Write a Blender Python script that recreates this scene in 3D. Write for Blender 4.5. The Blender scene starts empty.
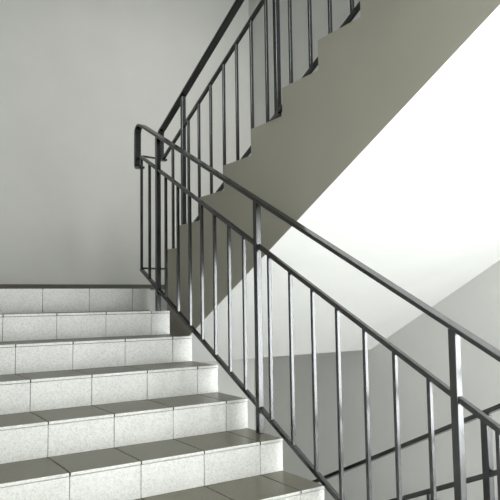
import bpy, bmesh, math
from mathutils import Vector, Matrix
C = bpy.context.scene.collection
sc = bpy.context.scene

# ------------------------------------------------------------------ dimensions
H = 0.15                 # riser height
D = 0.30274              # tread depth
TJ, TW = 0.129, 0.29774  # first tile joint from the open edge, tile width
X_LEFT, X_RIGHT = -2.12, 2.137
Y_BACK, Y_FRONT, Y_UP = 1.95, -5.2, -6.2
XB, YB, ZB = 0.1323, -0.1693, 0.424     # upper flight: open side, nosing of its third level
SO_C, SO_S = -0.482, 0.529              # underside line of upper flight z = c - s*y
FLOOR_Z = -1.5
STOREY = 3.124
X_RA, X_RB = -0.017, 0.25               # railing planes

WORLD, SUN, SUN_ANG, SUN_EL, SUN_AZ = 0.7, 3.9, 29, 12, -6
P_F, P_R = 42, 56
WF = (.20, 2.05, -1.42, .25)            # front window: x0, x1, z0, z1
WU = (-1.9, 2.0, 2.3, 4.4)              # front window of the upper floor
WR_ADDED = (-4.98, -4.1, -1.3, .6)          # lower right window, added to brighten rail faces: y0, y1, z0, z1
WRU_ADDED = (-4.4, -3.3, 1.95, 3.3)           # upper right window, added so upper balusters catch skylight
# ------------------------------------------------------------------ materials
def nt(name):
    m = bpy.data.materials.new(name); m.use_nodes = True
    n = m.node_tree.nodes; return m, n, m.node_tree.links, n['Principled BSDF']

def paint(name, col, rough=0.75, var=0.04, scale=3.0, bump=0.02):
    m, n, l, b = nt(name)
    tc = n.new('ShaderNodeTexCoord'); no = n.new('ShaderNodeTexNoise')
    no.inputs['Scale'].default_value = scale; no.inputs['Detail'].default_value = 6
    l.new(tc.outputs['Object'], no.inputs['Vector'])
    r = n.new('ShaderNodeValToRGB')
    r.color_ramp.elements[0].position = .3; r.color_ramp.elements[1].position = .7
    r.color_ramp.elements[0].color = [c*(1-var) for c in col]+[1]
    r.color_ramp.elements[1].color = [min(1, c*(1+var)) for c in col]+[1]
    l.new(no.outputs['Fac'], r.inputs['Fac']); l.new(r.outputs['Color'], b.inputs['Base Color'])
    b.inputs['Roughness'].default_value = rough
    n2 = n.new('ShaderNodeTexNoise'); n2.inputs['Scale'].default_value = 90
    l.new(tc.outputs['Object'], n2.inputs['Vector'])
    bu = n.new('ShaderNodeBump'); bu.inputs['Strength'].default_value = bump; bu.inputs['Distance'].default_value = .01
    l.new(n2.outputs['Fac'], bu.inputs['Height']); l.new(bu.outputs['Normal'], b.inputs['Normal'])
    return m

def terrazzo(name, col, rough=0.32, spec=.35):
    m, n, l, b = nt(name)
    tc = n.new('ShaderNodeTexCoord')
    v = n.new('ShaderNodeTexVoronoi'); v.inputs['Scale'].default_value = 170
    l.new(tc.outputs['Object'], v.inputs['Vector'])
    sep = n.new('ShaderNodeSeparateColor'); l.new(v.outputs['Color'], sep.inputs['Color'])
    r = n.new('ShaderNodeValToRGB'); e = r.color_ramp.elements
    e[0].position = 0; e[0].color = [c*.86 for c in col]+[1]
    e[1].position = 1; e[1].color = [min(1, c*1.08) for c in col]+[1]
    x = r.color_ramp.elements.new(.35); x.color = [c*.97 for c in col]+[1]
    l.new(sep.outputs['Red'], r.inputs['Fac'])
    no = n.new('ShaderNodeTexNoise'); no.inputs['Scale'].default_value = 4; no.inputs['Detail'].default_value = 5
    l.new(tc.outputs['Object'], no.inputs['Vector'])
    r2 = n.new('ShaderNodeValToRGB')
    r2.color_ramp.elements[0].position = .3; r2.color_ramp.elements[1].position = .7
    r2.color_ramp.elements[0].color = (.93, .93, .92, 1); r2.color_ramp.elements[1].color = (1, 1, 1, 1)
    l.new(no.outputs['Fac'], r2.inputs['Fac'])
    mx = n.new('ShaderNodeMix'); mx.data_type = 'RGBA'; mx.blend_type = 'MULTIPLY'; mx.inputs['Factor'].default_value = 1
    l.new(r.outputs['Color'], mx.inputs['A']); l.new(r2.outputs['Color'], mx.inputs['B'])
    l.new(mx.outputs['Result'], b.inputs['Base Color'])
    b.inputs['Roughness'].default_value = rough
    b.inputs['Specular IOR Level'].default_value = spec
    return m

def metal(name, col, rough, met):
    m, n, l, b = nt(name)
    tc = n.new('ShaderNodeTexCoord'); no = n.new('ShaderNodeTexNoise')
    no.inputs['Scale'].default_value = 25; no.inputs['Detail'].default_value = 4
    l.new(tc.outputs['Object'], no.inputs['Vector'])
    r = n.new('ShaderNodeValToRGB')
    r.color_ramp.elements[0].color = [c*.92 for c in col]+[1]; r.color_ramp.elements[1].color = [c*1.08 for c in col]+[1]
    l.new(no.outputs['Fac'], r.inputs['Fac']); l.new(r.outputs['Color'], b.inputs['Base Color'])
    b.inputs['Roughness'].default_value = rough; b.inputs['Metallic'].default_value = met
    return m

M_WALL = paint('wall_paint', (.685, .685, .668), var=.02)
M_WHITE = paint('white_paint', (.89, .89, .88), var=.02)
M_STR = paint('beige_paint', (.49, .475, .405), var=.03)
M_CEIL = paint('ceiling_paint', (.75, .75, .73))
M_TILE = terrazzo('terrazzo_tile', (.80, .80, .775))
M_TREAD_SHADED = terrazzo('tread_tile_shaded', (.14, .128, .085), .30, .25)  # tile darkened so the treads' dim light sits in the colour
M_GROUT = paint('grout', (.045, .043, .038), .9)
M_SKIRT = terrazzo('skirting_tile', (.15, .145, .12))
M_RAIL = metal('grey_metal_paint', (.098, .099, .101), .25, .96)
M_FRAME = paint('window_frame_paint', (.7, .7, .7), .5)

def glass():
    m, n, l, b = nt('clear_glass'); n.remove(b)
    t = n.new('ShaderNodeBsdfTransparent'); t.inputs['Color'].default_value = (.95, .96, .955, 1)
    gl = n.new('ShaderNodeBsdfGlossy'); gl.inputs['Roughness'].default_value = .02
    mx = n.new('ShaderNodeMixShader')
    mx.inputs[0].default_value = .04; l.new(t.outputs[0], mx.inputs[1]); l.new(gl.outputs[0], mx.inputs[2])
    l.new(mx.outputs[0], n['Material Output'].inputs['Surface'])
    return m
M_GLASS = glass()

# ------------------------------------------------------------------ mesh helpers
def box(bm, x0, x1, y0, y1, z0, z1):
    v = [bm.verts.new((x, y, z)) for x in (x0, x1) for y in (y0, y1) for z in (z0, z1)]
    for f in ((0, 1, 3, 2), (4, 6, 7, 5), (0, 4, 5, 1), (2, 3, 7, 6), (0, 2, 6, 4), (1, 5, 7, 3)):
        bm.faces.new([v[i] for i in f])

def prism(bm, poly, x0, x1):
    a = [bm.verts.new((x0, y, z)) for y, z in poly]; b = [bm.verts.new((x1, y, z)) for y, z in poly]
    n = len(poly)
    fs = [bm.faces.new(a), bm.faces.new(b[::-1])]
    for i in range(n):
        bm.faces.new([a[i], b[i], b[(i+1) % n], a[(i+1) % n]])
    return fs

def obj(name, bm, mats, parent=None, bevel=0, loc=None):
    bmesh.ops.recalc_face_normals(bm, faces=bm.faces)
    me = bpy.data.meshes.new(name); bm.to_mesh(me); bm.free()
    for m in (mats if isinstance(mats, (list, tuple)) else [mats]): me.materials.append(m)
    o = bpy.data.objects.new(name, me); C.objects.link(o)
    if parent:
        o.parent = parent; o.matrix_parent_inverse = Matrix.Translation(-Vector(parent.location))
    if bevel:
        md = o.modifiers.new('bevel', 'BEVEL'); md.width = bevel; md.segments = 2; md.limit_method = 'ANGLE'
    return o

def thing(name, label, cat, loc, group=None):
    o = bpy.data.objects.new(name, None); C.objects.link(o); o.location = loc
    o['label'] = label; o['category'] = cat
    if group: o['group'] = group
    return o

def struct(name, bm, mats):
    o = obj(name, bm, mats); o['kind'] = 'structure'; return o

def boxes(*bs):
    bm = bmesh.new()
    for b in bs: box(bm, *b)
    return bm

# rectangular bar swept along a path lying in a plane x = const (points are (y, z))
def sweep(bm, path, xc, w, t):
    n = len(path); rings = []
    for i, (y, z) in enumerate(path):
        p = Vector((y, z))
        d0 = (p-Vector(path[i-1])).normalized() if i else None
        d1 = (Vector(path[i+1])-p).normalized() if i < n-1 else None
        d = ((d0 or d1)+(d1 or d0)).normalized()
        nrm = Vector((-d.y, d.x))
        k = 1/max(.3, d.dot(d1 or d0))
        ring = []
        for sx, sn in ((-1, -1), (1, -1), (1, 1), (-1, 1)):
            q = p+nrm*(sn*t/2*k)
            ring.append(bm.verts.new((xc+sx*w/2, q.x, q.y)))
        rings.append(ring)
    for a, b in zip(rings, rings[1:]):
        for i in range(4): bm.faces.new([a[i], a[(i+1) % 4], b[(i+1) % 4], b[i]])
    bm.faces.new(rings[0]); bm.faces.new(rings[-1][::-1])

def arc(cy, cz, r, a0, a1, n=7):
    return [(cy+r*math.cos(math.radians(a0+(a1-a0)*i/n)), cz+r*math.sin(math.radians(a0+(a1-a0)*i/n))) for i in range(n+1)]

def bar(bm, p, q, w, h):      # straight bar between two points, horizontal across direction
    p, q = Vector(p), Vector(q); d = (q-p).normalized()
    s = d.cross(Vector((0, 0, 1))).normalized(); u = s.cross(d)
    r = [[bm.verts.new(c+s*(a*w/2)+u*(b*h/2)) for a, b in ((-1, -1), (1, -1), (1, 1), (-1, 1))] for c in (p, q)]
    for i in range(4): bm.faces.new([r[0][i], r[0][(i+1) % 4], r[1][(i+1) % 4], r[1][i]])
    bm.faces.new(r[0]); bm.faces.new(r[1][::-1])

# ------------------------------------------------------------------ room shell
WT = .2
Z0, Z1 = -3.3, 4.7
UP_Z = FLOOR_Z+STOREY
struct('wall_back', boxes((X_LEFT-WT, X_RIGHT+WT, Y_BACK, Y_BACK+WT, Z0, Z1)), M_WALL)
def right_wall(ya, yb, za, zb, W):
    y0, y1, z0, z1 = W; x0, x1 = X_RIGHT, X_RIGHT+WT
    return [(x0, x1, ya, y0, za, zb), (x0, x1, y1, yb, za, zb), (x0, x1, y0, y1, za, z0), (x0, x1, y0, y1, z1, zb)]
struct('wall_right', boxes(*right_wall(Y_FRONT, Y_BACK, Z0, UP_Z, WR_ADDED), *right_wall(Y_UP, Y_BACK, UP_Z, Z1, WRU_ADDED)), M_WALL)
struct('wall_left', boxes((X_LEFT-WT, X_LEFT, Y_FRONT, Y_BACK, Z0, UP_Z), (X_LEFT-WT, X_LEFT, Y_UP, Y_BACK, UP_Z, Z1)), M_WALL)
struct('ceiling', boxes((X_LEFT-WT, X_RIGHT+WT, Y_UP-WT, Y_BACK+WT, Z1, Z1+WT)), M_CEIL)
# front walls with their window openings (the upper storey reaches further out)
def front_wall(name, y, za, zb, W):
    x0, x1, z0, z1 = W; a, b = X_LEFT-WT, X_RIGHT+WT
    struct(name, boxes((a, x0, y-WT, y, za, zb), (x1, b, y-WT, y, za, zb), (x0, x1, y-WT, y, za, z0), (x0, x1, y-WT, y, z1, zb)), M_WALL)
front_wall('wall_front', Y_FRONT, Z0, UP_Z-.3, WF)
front_wall('wall_front_upper', Y_UP, UP_Z-.3, Z1, WU)
def window(n, W, at, power, right=False):
    a, b, c, d = W; f = .05; k = .08
    def bx(p, q, r, t, e): return (at+k-e, at+k+e, p, q, r, t) if right else (p, q, at-k-e, at-k+e, r, t)
    parts = [bx(a, a+f, c, d, .03), bx(b-f, b, c, d, .03), bx(a+f, b-f, c, c+f, .03), bx(a+f, b-f, d-f, d, .03)]
    if b-a > 1.5: parts.append(bx((a+b)/2-.02, (a+b)/2+.02, c+f, d-f, .025))
    w = struct('window_%d' % n, boxes(*parts), M_FRAME)
    obj('window_pane', boxes(bx(a+f, b-f, c+f, d-f, .004)), M_GLASS, w)
    if not power: return
    L = bpy.data.lights.new('window_daylight', 'AREA'); L.shape = 'RECTANGLE'; L.size = b-a; L.size_y = d-c  # stands for daylight; the right-wall one is added to brighten the rails
    L.energy = power*(b-a)*(d-c); L.color = (.98, .99, 1)
    o = bpy.data.objects.new('window_daylight', L); C.objects.link(o)
    o.location = (at+k+.04, (a+b)/2, (c+d)/2) if right else ((a+b)/2, at-WT-.02, (c+d)/2)
    o.rotation_euler = (math.radians(90), 0, math.radians(90 if right else 0))
window(1, WF, Y_FRONT, P_F); window(2, WU, Y_UP, 0); window(3, WR_ADDED, X_RIGHT, P_R, True); window(4, WRU_ADDED, X_RIGHT, 0, True)  # the unseen right-wall pair is added for the railings' bright faces

# floors
A_END = -9*D
C_END = -3.42
def slab(z):
    return [(X_LEFT, 0.0, Y_FRONT, A_END, z-.30, z), (0.0, XB, Y_FRONT, A_END, z-.30, z), (XB, X_RIGHT, Y_FRONT, C_END, z-.30, z)]
struct('floor', boxes(*slab(FLOOR_Z)), M_TILE)
struct('upper_floor', boxes(*slab(UP_Z), (X_LEFT, X_RIGHT, Y_UP, Y_FRONT, UP_Z-.3, UP_Z)), M_WHITE)
struct('basement_floor', boxes((X_LEFT, X_RIGHT, Y_FRONT, Y_BACK, Z0, -3.124)), M_TILE)

# landing: a thick plastered slab with a tiled top
LB = -.533
bm = boxes((X_LEFT, XB, .011, Y_BACK, LB, -.013), (XB, X_RIGHT, .096, Y_BACK, LB, -.013))
struct('stair_landing', bm, M_WHITE)
bm = bmesh.new()
g = .003
edges = [0.0, -TJ]+[-TJ-TW*i for i in range(1, 7)]+[X_LEFT]
edges = [X_RIGHT]+[-TJ+TW*i for i in range(7, 0, -1)]+edges[1:]
ye = [0.0]+[.30*i for i in range(1, 7)]+[Y_BACK]
for a, b in zip(edges, edges[1:]):
    for c, d in zip(ye, ye[1:]):
        lo, hi = b+g, a-g
        if hi-lo < .02: continue
        c2 = c
        if c == 0:
            if lo > XB-.05: c2 = .1
            elif hi > .0: hi = 0.0
        box(bm, lo, hi, c2+(g if c2 else 0), d-g, -.013, 0)
struct('floor_landing', bm, M_TILE)
struct('baseboard_back', boxes(*[(max(X_LEFT, X_RIGHT-.02-.42*(i+1))+.002, X_RIGHT-.02-.42*i, Y_BACK-.012, Y_BACK, 0, .088) for i in range(10)]), M_SKIRT)

# ------------------------------------------------------------------ lower flight (tiled)
fl = thing('stair_flight', 'lower flight of steps clad in pale speckled tiles, climbing to the landing', 'staircase', (-1.0, -1.3, FLOOR_Z), 'flights of the stairwell')
poly = [(.010, -.017)]
for k in range(1, 11):           # riser k at y = -(k-1)D ; tread below it
    yk = -(k-1)*D+.010
    zb = -k*H-.004
    if k == 10: zb = FLOOR_Z+.001
    poly.append((yk, zb if k < 10 else FLOOR_Z+.001))
    if k < 10: poly.append((-k*D+.010, zb))
body = poly[:]
body += [(-8*D, FLOOR_Z-.0), (.010, -.55)]
bm = bmesh.new(); prism(bm, body, X_LEFT+.002, -.002)
obj('flight_body', bm, M_GROUT, fl)
tex = [0.0, -TJ]+[-TJ-TW*i for i in range(1, 7)]+[X_LEFT+.002]
for k in range(1, 11):
    yk, zk = -(k-1)*D, -(k-1)*H
    bm = bmesh.new()
    for a, b in zip(tex, tex[1:]):
        if a-b < .02: continue
        box(bm, b+.0017, a-(.0017 if a else 0), yk+.0025, yk+.0115, zk-H+.0005, zk-.0155)
    obj('riser', bm, M_TILE, fl)
    if k > 1:
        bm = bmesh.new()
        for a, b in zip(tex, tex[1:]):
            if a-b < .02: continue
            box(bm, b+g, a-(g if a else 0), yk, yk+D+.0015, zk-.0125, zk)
        o = obj('tread', bm, [M_TREAD_SHADED, M_TILE], fl)
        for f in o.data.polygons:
            if f.normal.y < -.9: f.material_index = 1  # front edges keep the tile without the painted shade

# ------------------------------------------------------------------ upper flight (plastered monolith)
def flight_poly(dz):
    p = [(.096, LB+dz), (.096, 0+dz), (.010, 0+dz), (.010, ZB-H+dz)]
    for k in range(0, 9):
        yk = YB-k*D
        p += [(yk, ZB+(k-1)*H+dz), (yk, ZB+k*H+dz)]
    zt = ZB+8*H
    p += [(C_END, zt+dz), (C_END, SO_C-SO_S*C_END+dz)]
    return p
uf = thing('stair_flight', 'upper flight seen from its plain beige side, with a smooth white sloping underside', 'staircase', (1.1, -.05, 0), 'flights of the stairwell')
bm = bmesh.new(); P = flight_poly(0)
prism(bm, P, XB, X_RIGHT-.001)
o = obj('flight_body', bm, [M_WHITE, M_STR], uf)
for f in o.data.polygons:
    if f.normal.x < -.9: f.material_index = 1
bm = boxes((.42, X_RIGHT-.002, .013, .013+D, 0.0, ZB-2*H))
obj('starting_step', bm, M_TILE, uf)
bm = bmesh.new(); prism(bm, flight_poly(-STOREY), XB, X_RIGHT-.001)
o = struct('basement_flight', bm, M_WHITE)

# ------------------------------------------------------------------ railings
def rail_thing(label, loc): return thing('stair_railing', label, 'railing', loc, 'railings of the stairwell')

def make_rail(t, xc, yA, yB, fT, fM, fB, posts, bals, loop=None, w=.050, th=.017, yBot=None):
    """yA: lower-y end, yB: higher-y end; f*: line functions z(y)"""
    bm = bmesh.new()
    path = [(yA, fT(yA)), (yB, fT(yB))]
    if loop: path = loop
    sweep(bm, path, xc, w, th); obj('handrail', bm, M_RAIL, t, bevel=.004)
    bm = bmesh.new(); sweep(bm, [(yA, fM(yA)), (yB, fM(yB))], xc, .022, .020); obj('middle_rail', bm, M_RAIL, t, bevel=.002)
    bm = bmesh.new(); yb = yB if yBot is None else yBot
    sweep(bm, [(yA, fB(yA)), (yb, fB(yb))], xc, .022, .020); obj('bottom_rail', bm, M_RAIL, t, bevel=.002)
    for y, zb in posts:
        obj('post', boxes((xc-.015, xc+.015, y-.015, y+.015, zb, fT(y)-.008)), M_RAIL, t, bevel=.002)
    for y in bals:
        obj('baluster', boxes((xc-.0085, xc+.0085, y-.0075, y+.0075, fB(y), fM(y))), M_RAIL, t, bevel=.0015)

# --- beside the tiled flight
fT = lambda y: 1.112+.5115*y
fM = lambda y: .882+.515*y
fB = lambda y: .080+.5222*y
tA = rail_thing('grey metal stair railing along the open edge of the tiled lower flight', (X_RA, -1.36, -5*H))
yl = -2.87
loop = [(yl, fT(yl)), (.085, fT(.085))]+arc(.128, fT(.1)-.044, .050, 95, 0, 6)+arc(.145, .896, .033, 0, -90, 6)+[(.105, .863)]
make_rail(tA, X_RA, yl, .112, fT, fM, fB,
          [(-.165, -H), (-1.347, -5*H), (-2.553, -9*H)],
          [.106, -.03, -.285, -.459, -.618, -.766, -.916, -1.071, -1.22, -1.448, -1.62, -1.784, -1.948, -2.112, -2.272, -2.436, -2.712, -2.85], loop)
for p, q in (((.112, fM(.112)+.004), (.30, .985)), ((.106, .145), (.147, .145))):
    bm = bmesh.new(); bar(bm, (X_RA+.010, *p), (X_RB-.010, *q), .016, .012); obj('connecting_rail', bm, M_RAIL, tA)

# --- on the upper flight
sl = H/D
gT = lambda y: ZB-(y-YB)*sl+1.043
gM = lambda y: ZB-(y-YB)*sl+.808
gB = lambda y: ZB-(y-YB)*sl+.031-.018*(y+1.1)
tB = rail_thing('grey metal stair railing on the upper flight, seen from below against the wall', (X_RB, .009, ZB))
ye_, yt = .31, -2.78
gz = gT(ye_)
loopB = [(yt, gT(yt)), (ye_, gT(ye_))]+arc(ye_+.005, gz-.043, .04, 60, 0, 5)+arc(ye_+.015, gM(ye_)+.02, .03, 0, -90, 5)+[(ye_-.02, gM(ye_)-.01)]
def lvl(y):      # level of the upper flight's tread below y
    k = math.floor((YB-y)/D); return ZB+k*H
make_rail(tB, X_RB, yt, ye_, gT, gM, gB, [(.009-.03, lvl(-.02)), (-1.181, lvl(-1.181)), (-2.37, lvl(-2.37))],
          [-.101, -.255, -.42, -.591, -.751, -.919, -1.079, -1.309, -1.482, -1.644, -1.808, -1.97, -2.13, -2.28, -2.53, -2.69], loopB, yBot=-.02)
for y in (.147,):
    obj('baluster', boxes((X_RB-.009, X_RB+.009, y-.008, y+.008, .135, gM(y))), M_RAIL, tB, bevel=.0015)

# --- on the flight underneath
tC = rail_thing('dark metal stair railing rising behind the tiled flight, low at bottom right', (X_RB, -2.46, -1.7))
hT = lambda y: -1.6894-.4716*y
hM = lambda y: -1.8427-.4412*y
hB = lambda y: gB(y)-3.10
make_rail(tC, X_RB, -2.78, -.2, hT, hM, hB, [(-2.467, lvl(-2.467)-STOREY), (-1.27, lvl(-1.27)-STOREY)],
          [-.3, -.46, -.62, -.78, -.94, -1.1, -1.38, -1.54, -1.7, -1.86, -2.02, -2.18, -2.33, -2.60, -2.75], None)

# ------------------------------------------------------------------ light: daylight through the windows
w = bpy.data.worlds.new('World'); sc.world = w; w.use_nodes = True
bg = w.node_tree.nodes['Background']
bg.inputs['Color'].default_value = (.82, .91, 1, 1); bg.inputs['Strength'].default_value = WORLD
sl_ = bpy.data.lights.new('low_hazy_sun', 'SUN'); sl_.energy = SUN; sl_.angle = math.radians(SUN_ANG); sl_.color = (1, .985, .95)
so = bpy.data.objects.new('low_hazy_sun', sl_); C.objects.link(so)
e_, a_ = math.radians(SUN_EL), math.radians(SUN_AZ)       # azimuth: from behind the camera, positive = from the right
so.rotation_euler = Vector((math.sin(a_)*math.cos(e_), -math.cos(a_)*math.cos(e_), math.sin(e_))).to_track_quat('Z', 'Y').to_euler()
so.location = (0, -8, 1)

# ------------------------------------------------------------------ camera
cd = bpy.data.cameras.new('Camera'); cam = bpy.data.objects.new('Camera', cd); C.objects.link(cam); sc.camera = cam
cd.sensor_fit = 'HORIZONTAL'; cd.sensor_width = 36; cd.lens = 36*631.94/500; cd.clip_start = .02
yaw, pit, rol = .58153416, .08109279, -.01442962
f = Vector((math.sin(yaw)*math.cos(pit), math.cos(yaw)*math.cos(pit), math.sin(pit)))
r = Vector((math.cos(yaw), -math.sin(yaw), 0)); u = r.cross(f)
r2 = r*math.cos(rol)+u*math.sin(rol); u2 = -r*math.sin(rol)+u*math.cos(rol)
m = Matrix((r2, u2, -f)).transposed().to_4x4()
m.translation = Vector((-1.809, -4.005, -.097)); cam.matrix_world = m

vs = sc.view_settings
vs.view_transform = 'Standard'; vs.look = 'None'; vs.gamma = 1; vs.use_curve_mapping = False; vs.exposure = 0.0
sc.cycles.max_bounces = 16; sc.cycles.diffuse_bounces = 10; sc.cycles.transmission_bounces = 12
